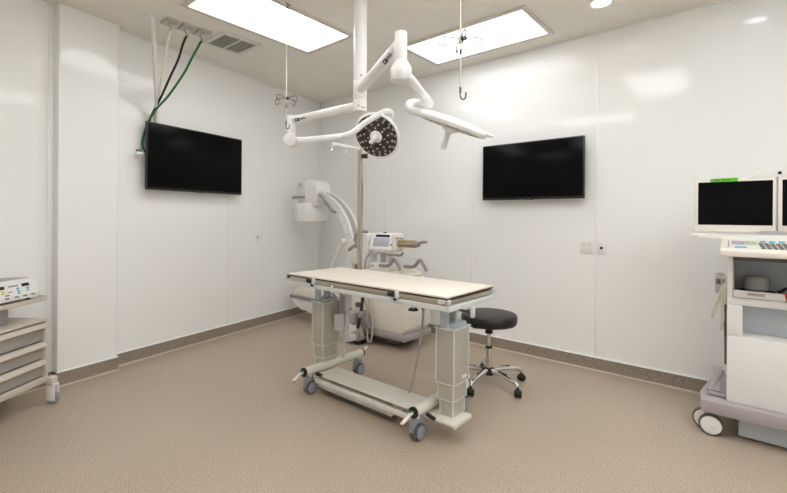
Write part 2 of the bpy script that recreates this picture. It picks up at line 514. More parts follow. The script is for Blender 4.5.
# ------------------------------------------------------------------ surgical light
t = thing('surgical_light', 'white two-headed surgical lamp hanging on a ceiling pole over the table', 'surgical lamp', (2.743, -1.944, CE))
px, py = 2.743, -1.944
MB().lathe([(.0, 0), (.16, 0), (.16, -.03), (.10, -.075), (.055, -.085), (0, -.085)], (px, py, CE), seg=40).build('ceiling_cover', 'lampwhite', t)
MB().cyl((px, py, 2.345), (px, py, CE - .08), .0475, seg=36).build('pole', 'lampwhite', t)
h = MB().cyl((px, py, 2.2085), (px, py, 2.3435), .049, seg=36, bev=.002).build('upper_bearing', 'lampwhite', t)
h2 = MB().cyl((px, py, 2.123), (px, py, 2.207), .05, seg=36, bev=.003).build('lower_bearing', 'lampwhite', t)
def plab(dx, z, w, hh, m, par, nm):
    R = Matrix((rt, fw, up)).transposed()
    a = math.asin(dx / .05)
    q = V((px, py, z)) + (rt * math.sin(a) - fw * math.cos(a)) * .0502
    Rz = Matrix.Rotation(a, 3, 'Z') @ R
    MB().box(q, (w, .002, hh), .0, Rz).build(nm, m, par)
plab(.012, 2.372, .010, .010, 'print', h, 'screw')
plab(-.008, 2.185, .012, .006, 'yellow', h2, 'mark'); plab(.018, 2.147, .006, .009, 'dgrey', h2, 'mark')
plab(.027, 2.146, .005, .008, 'dgrey', h2, 'mark'); plab(.034, 2.145, .006, .008, 'dgrey', h2, 'mark'); plab(-.004, 2.156, .008, .012, 'print', h2, 'mark')

def arm(a, b, r, nm, logo_t=None):
    a = V(a); b = V(b)
    o = MB().cyl(a, b, r, seg=24, bev=.004).build(nm, 'lampwhite', t)
    if logo_t:
        d = (b - a).normalized()
        q = a + (b - a) * logo_t
        if d.dot(rt) < 0: d = -d
        vw = (V((4.896, -4.118, 1.368)) - q); vw = (vw - d * vw.dot(d)).normalized()
        nn = vw
        y = nn.cross(d)
        R = Matrix((d, y, nn)).transposed()
        MB().box(q + nn * (r + .0006) - d * .035 - y * .002, (.058, r * .75, .003), .0008, R).build('logo_block', 'navy', o)
        MB().box(q + nn * (r + .002) - d * .045 - y * .002, (.008, r * .3, .003), 0, R).box(q + nn * (r + .002) - d * .03, (.010, r * .22, .003), 0, R).build('logo_letter', 'white', o)
        mb = MB()
        for k, (wd, hh) in enumerate(((.010, .5), (.009, .75), (.010, .5), (.008, .8), (.009, .5))):
            mb.box(q + nn * (r + .0006) + d * (.008 + k * .0145), (wd, r * hh * .8, .002), 0, R)
        mb.build('logo_text', 'print', o)
    return o
arm((2.743, -1.948, 2.277), (3.425, -2.33, 2.312), .033, 'extension_arm', .82)
arm((2.738, -1.95, 2.166), (1.985, -1.966, 2.166), .033, 'extension_arm', .83)
# left elbow
MB().cyl((1.975, -1.972, 2.205), (1.975, -1.972, 1.985), .036, .034, 28, .008).build('elbow_link', 'lampwhite', t)
MB().cyl(V((1.975, -1.972, 1.995)) - fw * .075, V((1.975, -1.972, 1.995)) + fw * .05, .054, .052, 32, .012).build('elbow_joint', 'lampwhite', t)
MB().tube([(2.0, -1.95, 1.998), (2.01, -1.83, 2.02), (2.022, -1.62, 2.068), (2.034, -1.468, 2.104)], .027, 18, 4).build('spring_arm', 'lampwhite', t)
# right elbow
MB().cyl((3.441, -2.337, 2.19), (3.441, -2.337, 2.372), .034, seg=28, bev=.004).build('elbow_link', 'lampwhite', t)
q = V((3.443, -2.335, 2.152))
MB().lathe([(.0, .066), (.035, .062), (.046, .045), (.055, .022), (.057, .0), (.056, -.04), (.05, -.05), (0, -.05)], q, seg=28).box(q + V((0, 0, -.010)) , (.112, .10, .082), .018, Matrix.Rotation(.7, 3, 'Z')).build('elbow_joint', 'lampwhite', t)
MB().box((3.40, -2.29, 2.195), (.05, .02, .018), .004, Matrix.Rotation(.4, 3, 'Z')).build('stop_tab', 'cream', t)
MB().tube([(3.455, -2.30, 2.142), (3.40, -2.16, 2.142), (3.31, -1.94, 2.135), (3.258, -1.815, 2.128)], .026, 18, 4).build('spring_arm', 'lampwhite', t)
MB().cyl((3.31, -1.94, 2.134), (3.252, -1.80, 2.125), .031, seg=20, bev=.004).build('arm_cuff', 'lampwhite', t)

def lamp_head(c, n, R, lead):
    """n: direction the lit face looks; lead: direction of the yoke along the rim"""
    c = V(c); n = V(n).normalized(); lead = V(lead); lead = (lead - n * lead.dot(n)).normalized()
    body = MB().lathe([(0, -.034), (R * .45, -.033), (R * .8, -.026), (R * .96, -.012), (R, .006), (R * .985, .022), (R * .93, .03), (R * .90, .022)], c, n, 64, False).build('lamp_head', 'lampwhite', t)
    face = MB().lathe([(R * .905, .022), (R * .5, .027), (0, .029)], c, n, 64, False).build('led_face', 'ledface', body)
    side = n.cross(lead)
    lens = MB(); ribs = MB()
    for rr, cnt, ph in ((.36, 7, .2), (.53, 11, .5), (.70, 15, .1), (.83, 20, .3)):
        for k in range(cnt):
            a = ph + 2 * PI * k / cnt
            p = c + (lead * math.cos(a) + side * math.sin(a)) * R * rr + n * .0262
            lens.lathe([(.0, .004), (.007, .0035), (.0125, .001), (.014, -.002)], p, n, 10, False)
    lens.build('led_lens', 'lens', face)
    for k in range(8):
        a = 2 * PI * k / 8 + .2
        d = lead * math.cos(a) + side * math.sin(a)
        Rm = Matrix((d, n.cross(d), n)).transposed()
        ribs.box(c + d * R * .6 + n * .026, (R * .55, .004, .004), 0, Rm)
    ribs.build('face_rib', 'black', face)
    hd = MB().lathe([(.060, .024), (.062, .036), (.05, .048), (.028, .056), (.02, .064), (.017, .075), (.017, .135), (.021, .145), (.02, .165), (.012, .175), (0, .177)], c, n, 28).build('handle', 'lampwhite', body)
    return body
up_ = up
n1 = -(V((2.13, -1.087, 2.142)) - V((4.896, -4.118, 1.368))).normalized() * .84 - rt * .38 - up * .40
lamp_head((2.140, -1.095, 2.153), n1, .235, rt * .3 + up)
MB().tube([(2.03, -1.470, 2.104), (2.061, -1.45, 2.108), (2.089, -1.422, 2.122), (2.124, -1.379, 2.154), (2.166, -1.318, 2.219), (2.208, -1.256, 2.274), (2.244, -1.186, 2.324), (2.268, -1.114, 2.366), (2.272, -1.049, 2.361), (2.245, -1.02, 2.322), (2.20, -1.035, 2.285)], .0265, 18, 6).build('yoke', 'lampwhite', t)
view2 = -(V((3.413, -1.771, 1.975)) - V((4.896, -4.118, 1.368))).normalized()
n2 = -rt * .34 - up * .935
n2 = (n2 - view2 * n2.dot(view2)).normalized() + view2 * .05
H2 = V((3.410, -1.765, 1.980))
b2 = lamp_head(H2, n2, .236, -rt)
MB().tube([(3.258, -1.811, 2.126), (3.252, -1.85, 2.112), (3.238, -1.89, 2.112), (3.220, -1.935, 2.112), (3.218, -1.975, 2.092), (3.229, -1.985, 2.062), (3.248, -1.96, 2.049), (3.270, -1.89, 2.045)], .026, 18, 6).build('yoke', 'lampwhite', t)
# two prongs at the far rim of the right head
nn2 = n2.normalized(); l2 = (rt - nn2 * rt.dot(nn2)).normalized(); s2 = nn2.cross(l2)
for sg in (-.055, .055):
    a = H2 + l2 * .20 + s2 * sg; 
    MB().cyl(a - nn2 * .008, a + l2 * .068 - nn2 * .008, .016, .011, 16, .003).build('rim_tab', 'lampwhite', b2)

# ------------------------------------------------------------------ operating table
TX, TY = 2.85, -1.80
t = thing('operating_table', 'pale flat operating table on two square lifting columns', 'table', (TX, TY, 0))
X0, X1, Y0, Y1 = 2.108, 3.592, -2.09, -1.535
top = MB().box(((X0 + X1) / 2, (Y0 + Y1) / 2, .9125), (X1 - X0, Y1 - Y0, .011), .002).build('tabletop', 'pad', t)
MB().box(((X0 + X1) / 2, (Y0 + Y1) / 2, .9025), (X1 - X0 + .004, Y1 - Y0 + .004, .009), .002).build('edge_band', 'edge', top)
tray = MB()
for y, sg in ((Y0 + .006, 1), (Y1 - .006, -1)):
    tray.box(((X0 + X1) / 2 - .005, y, .879), (X1 - X0 - .06, .012, .036), .003)
    tray.box(((X0 + X1) / 2 - .005, y + sg * .02, .866), (X1 - X0 - .06, .035, .006), .002)
tray.build('side_rail', 'steel', t)
MB().box((X1 - .004, (Y0 + Y1) / 2 + .005, .880), (.026, Y1 - Y0 + .03, .030), .009).build('end_rail', 'steel', t)
MB().box((X0 - .012, (Y0 + Y1) / 2, .884), (.022, Y1 - Y0 - .06, .026), .008).build('end_rail', 'steel', t)
for y in (Y0, Y1):
    MB().box((X1 - .028, y + (.012 if y == Y0 else -.012), .884), (.075, .03, .028), .005).build('corner_cap', 'frame', t)
    MB().box((X0 - .008, y + (.008 if y == Y0 else -.008), .890), (.022, .022, .030), .004).build('end_cap', 'dgrey', t)
# frame ring
fr = MB(); a = .042
fr.box(((X0 + X1) / 2, Y0 + a / 2, .8465), (X1 - X0 + .03, a, .034), .003); fr.box(((X0 + X1) / 2, Y1 - a / 2, .8465), (X1 - X0 + .03, a, .034), .003)
fr.box((X1 - .006, (Y0 + Y1) / 2, .846), (a, Y1 - Y0 - 2 * a, .032), .003); fr.box((X0 + .006, (Y0 + Y1) / 2, .846), (a, Y1 - Y0 - 2 * a, .032), .003)
for x in (2.26, 3.468):
    fr.box((x, (Y0 + Y1) / 2, .8465), (.06, Y1 - Y0 - .09, .03), .003)
fr.build('top_frame', 'frame', t)
sp = MB()
for x in (2.20, 2.62, 3.07, 3.50):
    for y in (Y0 + .035, Y1 - .035):
        sp.box((x, y, .872), (.03, .022, .056), .003)
sp.build('spacer', 'frame', t)
MB().box(((X0 + X1) / 2, (Y0 + Y1) / 2, .885), (X1 - X0 - .1, Y1 - Y0 - .1, .026), .002).build('under_panel', 'steel', t)
# rail clamps with knobs
for x in (2.40, 3.20):
    c = MB().box((x + .032, Y0 - .012, .888), (.018, .026, .046), .003).build('rail_clamp', 'frame', t)
    MB().cyl((x - .028, Y0 - .022, .889), (x + .02, Y0 - .022, .889), .016, .015, 18, .003).cyl((x + .02, Y0 - .016, .852), (x + .02, Y0 - .016, .868), .011, seg=14).build('clamp_knob', 'black', c)
MB().cyl((2.62, Y0 + .004, .862), (2.62, Y0 + .004, .878), .012).build('stud', 'white', t)
ck = MB().cyl((3.335, Y0 + .02, .800), (3.335, Y0 + .02, .816), .034, .026, 24, .006).build('lock_knob', 'black', t)
MB().cyl((3.335, Y0 + .02, .815), (3.335, Y0 + .02, .833), .012).box((3.335, Y0 + .012, .868), (.05, .02, .012), .003).build('knob_stem', 'frame', ck)
# columns
CY = -1.832
for x in (2.262, 3.468):
    col = MB().box((x, CY, .51), (.130, .176, .336), .002).build('lift_column', 'alu', t)
    mid = MB().box((x, CY, .29), (.112, .155, .11), .002).build('middle_section', 'alu', col)
    low = MB().box((x, CY, .188), (.095, .134, .104), .002).build('lower_section', 'alu', col)
    tr = MB()
    for (sx, sy, z0, z1) in ((.130, .176, .342, .678), (.112, .155, .239, .342), (.095, .134, .139, .239)):
        for ax in (-1, 1):
            for ay in (-1, 1):
                tr.box((x + ax * (sx / 2 - .001), CY + ay * (sy / 2 - .001), (z0 + z1) / 2), (.008, .008, z1 - z0), .002)
    for (sx, sy, z) in ((.130, .176, .3435), (.112, .155, .2405)):
        for ax in (-1, 1):
            tr.box((x + ax * sx / 2, CY, z), (.004, sy + .004, .006), .001)
            tr.box((x, CY + ax * sy / 2, z), (sx + .004, .004, .006), .001)
    tr.build('edge_trim', 'alu_trim', col)
    MB().box((x, CY, .683), (.150, .20, .010), .002).build('top_plate', 'frame', col)
    br = MB()
    for yy in (CY - .075, CY + .02):
        br.box((x - .012, yy, .762), (.058, .022, .150), .003)
    br.box((x + .0, CY + .01, .70), (.10, .15, .022), .004)
    br.box((x, CY - .02, .825), (.12, .2, .012), .003)
    br.build('head_bracket', 'bluegrey', t)
    MB().cyl((x + .02, CY - .05, .80), (x + .02, CY + .05, .80), .012).build('pivot', 'dgrey', t)
lb = MB().box((3.468 + .0665, CY + .035, .375), (.002, .052, .022), .0).build('maker_label', 'white', t)
# end bracket with arm
MB().box((3.625, -1.86, .80), (.022, .028, .068), .004).build('end_hook', 'frame', t)
MB().cyl((3.50, -1.87, .805), (3.628, -1.862, .792), .008).build('crank_rod', 'dgrey', t)
# base
bs = MB()
for x, sg in ((3.468, 1), (2.262, -1)):
    bs.box((x - sg * .025, CY - .04, .131), (.26, .205, .016), .006)
    bs.box((x + sg * .1, CY - .04, .1245), (.014, .199, .026), .005)
bs.box((2.845, CY - .056, .146), (1.0, .205, .014), .004)
bs.build('base_plate', 'beam', t)
MB().box((2.845, CY - .178, .108), (.98, .018, .034), .004).build('base_skirt', 'alu_trim', t)
MB().span((2.34, CY - .145, .042), (3.09, CY + .02, .110), .004).build('drive_box', 'beam', t)
MB().span((2.34, CY - .15, .034), (3.09, CY + .02, .042), .002).build('drive_box_base', 'dgrey', t)
for x, ya, yb in ((3.335, -2.055, -1.44), (2.30, -2.075, -1.455)):
    tu = MB().cyl((x, ya, .176), (x, yb, .176), .034, seg=28, bev=.003).build('axle_tube', 'beam', t)
    MB().cyl((x, ya - .012, .176), (x, ya + .001, .176), .0345, seg=28).build('tube_cap', 'black', tu); MB().cyl((x, yb - .001, .176), (x, yb + .012, .176), .0345, seg=28).build('tube_cap', 'black', tu)
    for yy, sg, zz in ((ya, -1, .09), (yb, 1, .20)):
        pd = MB().tube([(x - .005, yy, .178), (x - .008, yy + sg * .035, .168 if sg < 0 else .185), (x - .014, yy + sg * .06, .15 if sg < 0 else .195)], .012, 14, 4).build('brake_pedal', 'cream', t)
        zt = .15 if sg < 0 else .195
        MB().cyl((x - .013, yy + sg * .056, zt + .003), (x - .022, yy + sg * .095, zt - (.022 if sg < 0 else -.006)), .013, .010, 14, .003).build('pedal_tip', 'cream', pd)
        MB().box((x - .021, yy + sg * .084, zt - (.026 if sg < 0 else -.008)), (.02, .02, .008), .002).build('red_mark', 'red' if sg < 0 else 'greenp', pd)
        MB().box((x - .008, yy + sg * .022, .188), (.02, .025, .008), .003).build('green_mark', 'greenp', pd)
    for yy in (-2.022, -1.49):
        ca = MB()
        ca.prism([(-.040, .022), (.040, .022), (.046, .06), (.038, .11), (.02, .14), (-.02, .14), (-.038, .11), (-.046, .06)], Matrix(((0, 0, 1, x - .032), (1, 0, 0, yy), (0, 1, 0, 0), (0, 0, 0, 1))), .042, .008)
        c = ca.build('caster', 'caster', t)
        MB().cyl((x + .004, yy, .050), (x + .034, yy, .050), .050, seg=28, bev=.008).cyl((x - .026, yy, .045), (x + .006, yy, .045), .045, seg=24, bev=.004).build('caster_wheel', 'rubber', c)
        MB().cyl((x + .030, yy, .050), (x + .037, yy, .050), .041, seg=24, bev=.003).build('wheel_disc', 'caster', c)
        MB().cyl((x, yy, .13), (x, yy, .15), .016).build('caster_stem', 'frame', c)
MB().cyl((3.38, -1.98, .152), (3.44, -1.985, .142), .012).build('brake_link', 'black', t)
MB().cyl((2.345, -1.99, .152), (2.40, -1.99, .150), .014).build('brake_link', 'black', t)
# control actuator by the far column
ac = MB().box((2.345, -1.69, .56), (.045, .05, .45), .004).build('actuator_bar', 'frame', t)
MB().box((2.365, -1.785, .52), (.05, .075, .135), .01).build('actuator_motor', 'frame', ac)
MB().box((2.36, -1.735, .53), (.03, .04, .10), .006).cyl((2.362, -1.765, .58), (2.362, -1.765, .80), .011).build('motor_bracket', 'grey', ac)
MB().box((2.35, -1.632, .355), (.05, .085, .05), .008).build('actuator_foot', 'frame', ac)
MB().cyl((2.325, -1.69, .20), (2.343, -1.69, .35), .010).build('actuator_rod', 'frame', ac)
MB().box((2.35, -1.72, .80), (.06, .16, .06), .006).build('actuator_mount', 'frame', ac)
MB().tube([(2.30, -1.90, .73), (2.335, -1.86, .75), (2.355, -1.82, .73), (2.36, -1.80, .58)], .006, 8, 5).build('motor_cable', 'grey', ac)
# cord to the base
cd = MB().tube([(3.293, -1.90, .828), (3.285, -1.895, .76), (3.262, -1.88, .62), (3.20, -1.85, .40), (3.13, -1.81, .22), (3.095, -1.80, .150)], .0085, 10, 6).build('power_cord', 'grey', t)
MB().cyl((3.291, -1.90, .83), (3.282, -1.893, .765), .012, .010).build('cord_plug', 'dgrey', cd)

# ------------------------------------------------------------------ drip pole behind table
t = thing('drip_pole', 'stainless drip pole with a short hooked crossbar clamped behind the table', 'pole', (2.305, -1.485, .80))
x, y = 2.303, -1.488
MB().span((x - .017, y - .017, .80), (x + .017, y + .017, 1.960), .003).build('pole', 'steel', t)
e = V((2.484, -1.825, 1.965)); s_ = V((x, y, 1.953))
e = V((x, y, 1.958)) + V((.02, -.33, 0))
d = (e - V((x, y, 1.958))).normalized()
R = Matrix((d, V((0, 0, 1)).cross(d), V((0, 0, 1)))).transposed()
L = .37
MB().box(V((x, y, 1.955)) + d * (L / 2 - .02), (L, .022, .024), .004, R).build('crossbar', 'white', t)
hk = MB()
for f in (.17, .34):
    q = V((x, y, 1.946)) + d * f
    MB().tube([q, q + V((0, 0, -.02)), q + V((0, 0, -.045)) + d * .012, q + V((0, 0, -.05)) + d * .03, q + V((0, 0, -.03)) + d * .036], .0035, 8, 4).build('hook', 'chrome', t)
MB().cyl((x + .015, y + .005, 1.895), (x + .055, y + .03, 1.895), .02, .022, 20, .004).build('knob', 'black', t)
MB().box((x, y - .025, .885), (.06, .045, .05), .004).build('rail_clamp', 'dgrey', t)

# ------------------------------------------------------------------ stool
SX, SY = 3.262, -.945
t = thing('rolling_stool', 'round black padded stool on a five-legged chrome base', 'stool', (SX, SY, 0))
MB().lathe([(0, .497), (.19, .497), (.214, .502), (.223, .514), (.226, .54), (.225, .566), (.216, .580), (.19, .587), (.10, .590), (0, .591)], (SX, SY, 0), seg=64).build('seat', 'vinyl', t)
MB().lathe([(0, .480), (.10, .480), (.11, .497), (0, .497)], (SX, SY, 0)).build('seat_plate', 'black', t)
MB().cyl((SX, SY, .09), (SX, SY, .30), .024, seg=24).cyl((SX, SY, .28), (SX, SY, .45), .016, seg=20).build('gas_column', 'chrome', t)
MB().cyl((SX, SY, .298), (SX, SY, .314), .028, .026).lathe([(.03, .42), (.034, .43), (.022, .455), (.018, .485), (.0, .485)], (SX, SY, 0)).build('column_collar', 'black', t)
MB().tube([(SX, SY, .455), (SX - .05, SY - .02, .45), (SX - .12, SY - .06, .452)], .005, 8, 4).build('height_lever', 'chrome', t)
MB().lathe([(0, .085), (.05, .085), (.056, .10), (.052, .125), (.034, .14), (0, .14)], (SX, SY, 0)).build('base_hub', 'black', t)
MB().cyl((SX - .045, SY - .03, .13), (SX - .05, SY - .035, .17), .01, .008).build('hub_tab', 'dgrey', t)
for k in range(5):
    a = math.radians(-89 + 72 * k)
    d = V((math.cos(a), math.sin(a), 0)); sd = V((-d.y, d.x, 0))
    o = V((SX, SY, 0))
    pts = [o + d * .035 + V((0, 0, .115)), o + d * .13 + V((0, 0, .118)), o + d * .24 + V((0, 0, .108)), o + d * .288 + V((0, 0, .096)), o + d * .302 + V((0, 0, .076))]
    lg = MB().tube(pts, lambda q: .021 - .006 * q, 14, 5).build('leg', 'chrome', t)
    R = Matrix((d, sd, V((0, 0, 1)))).transposed()
    MB().box(o + d * .15 + V((0, 0, .137)), (.09, .012, .004), .001, R).build('slot', 'black', lg)
    c = MB()
    ax = (sd * .5 + d * .5).normalized() if k % 2 else (sd * .8 - d * .3).normalized()
    w = o + d * .305 + V((0, 0, .027))
    for s in (-.016, .016):
        c.cyl(w + ax * (s - .011), w + ax * (s + .011), .027, seg=22, bev=.006)
    c.ball(w + V((0, 0, .006)), .031, (1, 1, .95))
    c.build('caster', 'black', lg)
    MB().cyl(o + d * .302 + V((0, 0, .05)), o + d * .302 + V((0, 0, .082)), .010).build('caster_stem', 'black', lg)

# ------------------------------------------------------------------ mobile x-ray C-arm
t = thing('x_ray_machine', 'white mobile x-ray machine with a big C-shaped arm in the room corner', 'x-ray machine', (1.9, -.6, 0))
YC = -.60
body = MB()
body.prism([(-.43, .16), (.30, .16), (.34, .22), (.34, .62), (.30, .70), (.10, .785), (-.30, .785), (-.43, .74)], Matrix(((1, 0, 0, 1.90), (0, 0, 1, -.775), (0, 1, 0, 0), (0, 0, 0, 1))), .46, .018)
body.build('body', 'cream', t)
MB().span((1.46, -.785, .095), (2.25, -.305, .165), .02).build('bumper_skirt', 'lav', t)
MB().span((1.6, -.72, .04), (2.1, -.36, .10), .01).build('chassis', 'dgrey', t)
for x, y in ((2.0, -.62), (2.0, -.44)):
    MB().cyl((x, y - .025, .045), (x, y + .025, .045), .045, seg=24, bev=.006).build('wheel', 'rubber', t)
# front leg fairing
lf = MB().prism([(-.15, .03), (.12, .03), (.13, .08), (.08, .16), (.0, .21), (-.12, .21), (-.16, .12)], Matrix(((1, 0, 0, 1.58), (0, 0, 1, -.90), (0, 1, 0, 0), (0, 0, 0, 1))), .11, .012).build('leg_fairing', 'cream', t)
MB().box((1.535, -.845, .262), (.18, .11, .13), .015).build('fairing_cap', 'lav', lf)
MB().prism([(0, 0), (.13, .0), (.02, .16), (-.03, .16)], Matrix(((1, 0, 0, 1.70), (0, 0, 1, -.86), (0, 1, 0, .19), (0, 0, 0, 1))), .08, .01).build('fairing_wedge', 'lavd', lf)
MB().cyl((1.66, -.93, .09), (1.66, -.86, .09), .05, seg=24, bev=.006).build('leg_wheel', 'steel', lf)
MB().box((1.61, -.86, .022), (.25, .13, .028), .01).build('leg_shoe', 'black', lf)
br = MB().cyl((1.735, -.93, .06), (1.725, -.925, .19), .017).build('brake_lever', 'steel', t)
MB().cyl((1.725, -.925, .18), (1.742, -.91, .30), .017).cyl((1.752, -.90, .37), (1.765, -.89, .52), .017).build('lever_grip', 'black', br)
MB().cyl((1.742, -.91, .30), (1.752, -.90, .37), .015).build('lever_shaft', 'chrome', br)
MB().box((1.60, -.80, .40), (.05, .04, .05), .01).build('latch', 'dgrey', t)
# the C
cx, cz, Ro, Ri = .622, .915, .785, .675
def arc(r0, r1, ya, yb, a0, a1, n=48):
    mb = MB(); rows = []
    for k in range(n + 1):
        a = math.radians(a0 + (a1 - a0) * k / n)
        rows.append([mb.bm.verts.new((cx + r * math.cos(a), y, cz + r * math.sin(a))) for r, y in ((r0, ya), (r1, ya), (r1, yb), (r0, yb))])
    for A, B in zip(rows, rows[1:]):
        for i in range(4):
            j = (i + 1) % 4
            mb.bm.faces.new((A[i], A[j], B[j], B[i]))
    mb.bm.faces.new(rows[0]); mb.bm.faces.new(rows[-1][::-1])
    return mb
ca = arc(Ri, Ro - .02, YC - .07, YC + .07, 100, -95).build('c_arm', 'white', t)
arc(Ro - .022, Ro, YC - .075, YC - .045, 92, -95).build('rail', 'white', ca)
arc(Ro - .022, Ro, YC + .045, YC + .075, 92, -95).build('rail', 'white', ca)
arc(Ro - .022, Ro - .014, YC - .045, YC + .045, 92, -95).build('track', 'grey', ca)
mb = MB()
for a in (20, 32, 44, 8):
    a = math.radians(a)
    mb.cyl((cx + .72 * math.cos(a), YC - .069, cz + .72 * math.sin(a)), (cx + .72 * math.cos(a), YC - .074, cz + .72 * math.sin(a)), .009, seg=12)
mb.build('bolt', 'grey', ca)
pts = [(cx + r * math.cos(math.radians(a)), YC - .10, cz + r * math.sin(math.radians(a))) for r, a in ((.75, 75), (.72, 68), (.69, 59), (.68, 52), (.70, 46))]
MB().tube(pts, .018, 12, 5).build('c_arm_handle', 'lavd', ca)
lv = MB().tube([(1.245, YC - .10, 1.075), (1.22, YC - .12, 1.04), (1.12, YC - .14, .82), (1.07, YC - .14, .72)], .015, 12, 3).build('steering_handle', 'cream', ca)
MB().ball((1.245, YC - .09, 1.075), .042).build('handle_boss', 'cream', lv)
# detector
dx = .525
det = MB().lathe([(0, 1.295), (.195, 1.295), (.205, 1.31), (.205, 1.50), (.19, 1.535), (0, 1.54)], (dx, YC, 0), seg=48).build('image_intensifier', 'white', t)
MB().lathe([(.198, 1.285), (.206, 1.285), (.206, 1.308), (.198, 1.308)], (dx, YC, 0), seg=48).build('rim', 'beige', det)
MB().box((dx + .005, YC - .207, 1.41), (.05, .012, .20), .005).build('camera_cover', 'white', det)
MB().span((.385, YC - .11, 1.535), (.60, YC + .11, 1.81), .02).build('detector_housing', 'cream', det)
pr = [(-.10, .0), (.13, .0), (.13, .20), (.11, .27), (.05, .32), (-.03, .335), (-.10, .335)]
MB().prism(pr, Matrix(((1, 0, 0, .655), (0, 0, 1, YC - .12), (0, 1, 0, 1.50), (0, 0, 0, 1))), .24, .012).build('housing_cover', 'white', det)
MB().box((.45, YC - .112, 1.77), (.07, .006, .05), .002).build('badge', 'bluegrey', det)
MB().tube([(.33, YC - .13, 1.605), (.37, YC - .15, 1.61), (.47, YC - .155, 1.612), (.55, YC - .11, 1.615)], .016, 12, 4).build('detector_handle', 'lavd', det)
# tube housing
tb = MB().prism([(-.30, .335), (.22, .335), (.22, .42), (.10, .475), (-.12, .475), (-.25, .40)], Matrix(((1, 0, 0, .58), (0, 0, 1, YC - .12), (0, 1, 0, 0), (0, 0, 0, 1))), .24, .02).build('x_ray_tube', 'cream', t)
MB().box((.56, YC, .318), (.60, .26, .04), .012).build('tube_band', 'lavd', tb)
MB().prism([(-.27, .30), (.27, .30), (.27, .16), (-.08, .16), (-.16, .215), (-.27, .24)], Matrix(((1, 0, 0, .56), (0, 0, 1, YC - .11), (0, 1, 0, 0), (0, 0, 0, 1))), .22, .015).build('tube_base', 'white', tb)
# holder, boom, control head
ho = MB().span((1.36, YC - .10, .82), (1.52, YC + .10, 1.0), .02).build('c_arm_holder', 'cream', t)
MB().prism([(-.06, 0), (.09, 0), (.09, .30), (.05, .38), (-.03, .38), (-.07, .30)], Matrix(((1, 0, 0, 1.55), (0, 0, 1, YC - .08), (0, 1, 0, .80), (0, 0, 0, 1))), .16, .02).build('pivot_head', 'white', ho)
MB().tube([(1.66, YC - .11, 1.20), (1.60, YC - .14, 1.205), (1.53, YC - .15, 1.17), (1.50, YC - .15, 1.11), (1.53, YC - .14, 1.06)], .018, 12, 5).build('pivot_handle', 'lavd', ho)
MB().tube([(1.545, YC - .13, 1.065), (1.50, YC - .16, 1.04), (1.43, YC - .18, .985)], lambda q: .022 - .008 * q, 12, 4).build('pivot_lever', 'lavd', ho)
MB().tube([(1.74, YC - .10, 1.0), (1.68, YC - .14, .93), (1.63, YC - .12, .82), (1.62, YC - .12, .74)], .010, 10, 5).build('signal_cable', 'grey', ho)
MB().cyl((1.55, YC, .93), (2.02, YC, 1.06), .03).build('boom_core', 'white', t)
bm_ = MB().cyl((1.95, YC, 1.085), (2.245, YC, 1.085), .038, seg=28, bev=.004).build('slide_cylinder', 'gold', t)
MB().box((2.10, YC - .038, 1.085), (.26, .005, .018), .001).build('slide_stripe', 'steel', bm_)
MB().cyl((2.24, YC, 1.085), (2.29, YC, 1.085), .032, .026, 20, .006).tube([(2.27, YC, 1.085), (2.32, YC - .02, 1.108), (2.40, YC - .03, 1.116)], .015, 10, 4).build('slide_handle', 'lavd', bm_)
ctl = MB()
Rc = Matrix.Translation((1.825, -.67, .975)) @ Matrix.Rotation(math.radians(14), 4, 'Z')
ctl.prism([(0, 0), (0.22, .0), (.22, .215), (.05, .215), (-.02, .04)], Rc @ Matrix(((0, 0, 1, -.15), (1, 0, 0, 0), (0, 1, 0, 0), (0, 0, 0, 1))), .30, .012)
c = ctl.build('control_head', 'white', t)
F = Rc @ Matrix.Rotation(math.radians(-21), 4, 'X')          # tilted face frame
def face_box(x, z, w, h, th, nm, m, tilt=True):
    # the tilted face runs from (y=-.02,z=.04) to (y=.05,z=.215)
    dz = V((0, .07, .175)).normalized(); nrm = V((0, -.175, .07)).normalized()
    p = V((x, -.02, .04)) + dz * z + nrm * .001
    Rl = Matrix((V((1, 0, 0)), -nrm, dz)).transposed().to_4x4()
    MB().box((0, 0, 0), (w, th, h), .001).build(nm, m, c, Rc @ Matrix.Translation(p) @ Rl)
face_box(-.005, .082, .20, .098, .004, 'touch_panel', 'lcd')
face_box(.0, .155, .17, .028, .004, 'display_strip', 'black')
for x in (-.085, -.05, -.01, .03, .07):
    face_box(x, .10, .018, .014, .007, 'button', 'mint'); face_box(x, .065, .018, .014, .007, 'button', 'purple')
face_box(.122, .055, .022, .022, .012, 'stop_button', 'red')
MB().box((1.82, -.60, 1.195), (.03, .03, .012), .003).build('lamp', 'dgrey', c)
MB().span((1.955, -.66, 1.0), (2.02, -.52, 1.185), .015).build('head_side', 'cream', c)
MB().cyl((2.0, -.65, 1.145), (2.12, -.66, 1.142), .008).build('side_lever', 'grey', c)
MB().cyl((1.86, -.57, .86), (1.86, -.57, .99), .052, seg=32).build('lift_column', 'chrome', t)
MB().cyl((1.795, -.60, .86), (1.795, -.60, .98), .032, seg=24).build('lift_sleeve', 'grey', t)
MB().tube([(1.90, -.69, .965), (2.02, -.70, .968), (2.13, -.70, .972), (2.145, -.70, 1.005)], .014, 10, 3).build('head_handle', 'lavd', t)
MB().box((1.83, -.62, .825), (.28, .2, .085), .02).build('column_collar', 'cream', t)
MB().box((1.745, -.725, .835), (.03, .006, .02), .002).build('collar_badge', 'blue', t)
for ox, oy in ((1.87, -.72), (2.13, -.62)):
    MB().tube([(ox - .02, oy, .845), (ox + .08, oy, .85), (ox + .125, oy, .87), (ox + .165, oy, .915), (ox + .19, oy, .925), (ox + .225, oy, .885), (ox + .27, oy, .825)], .018, 12, 4).build('push_handle', 'lavd', t)
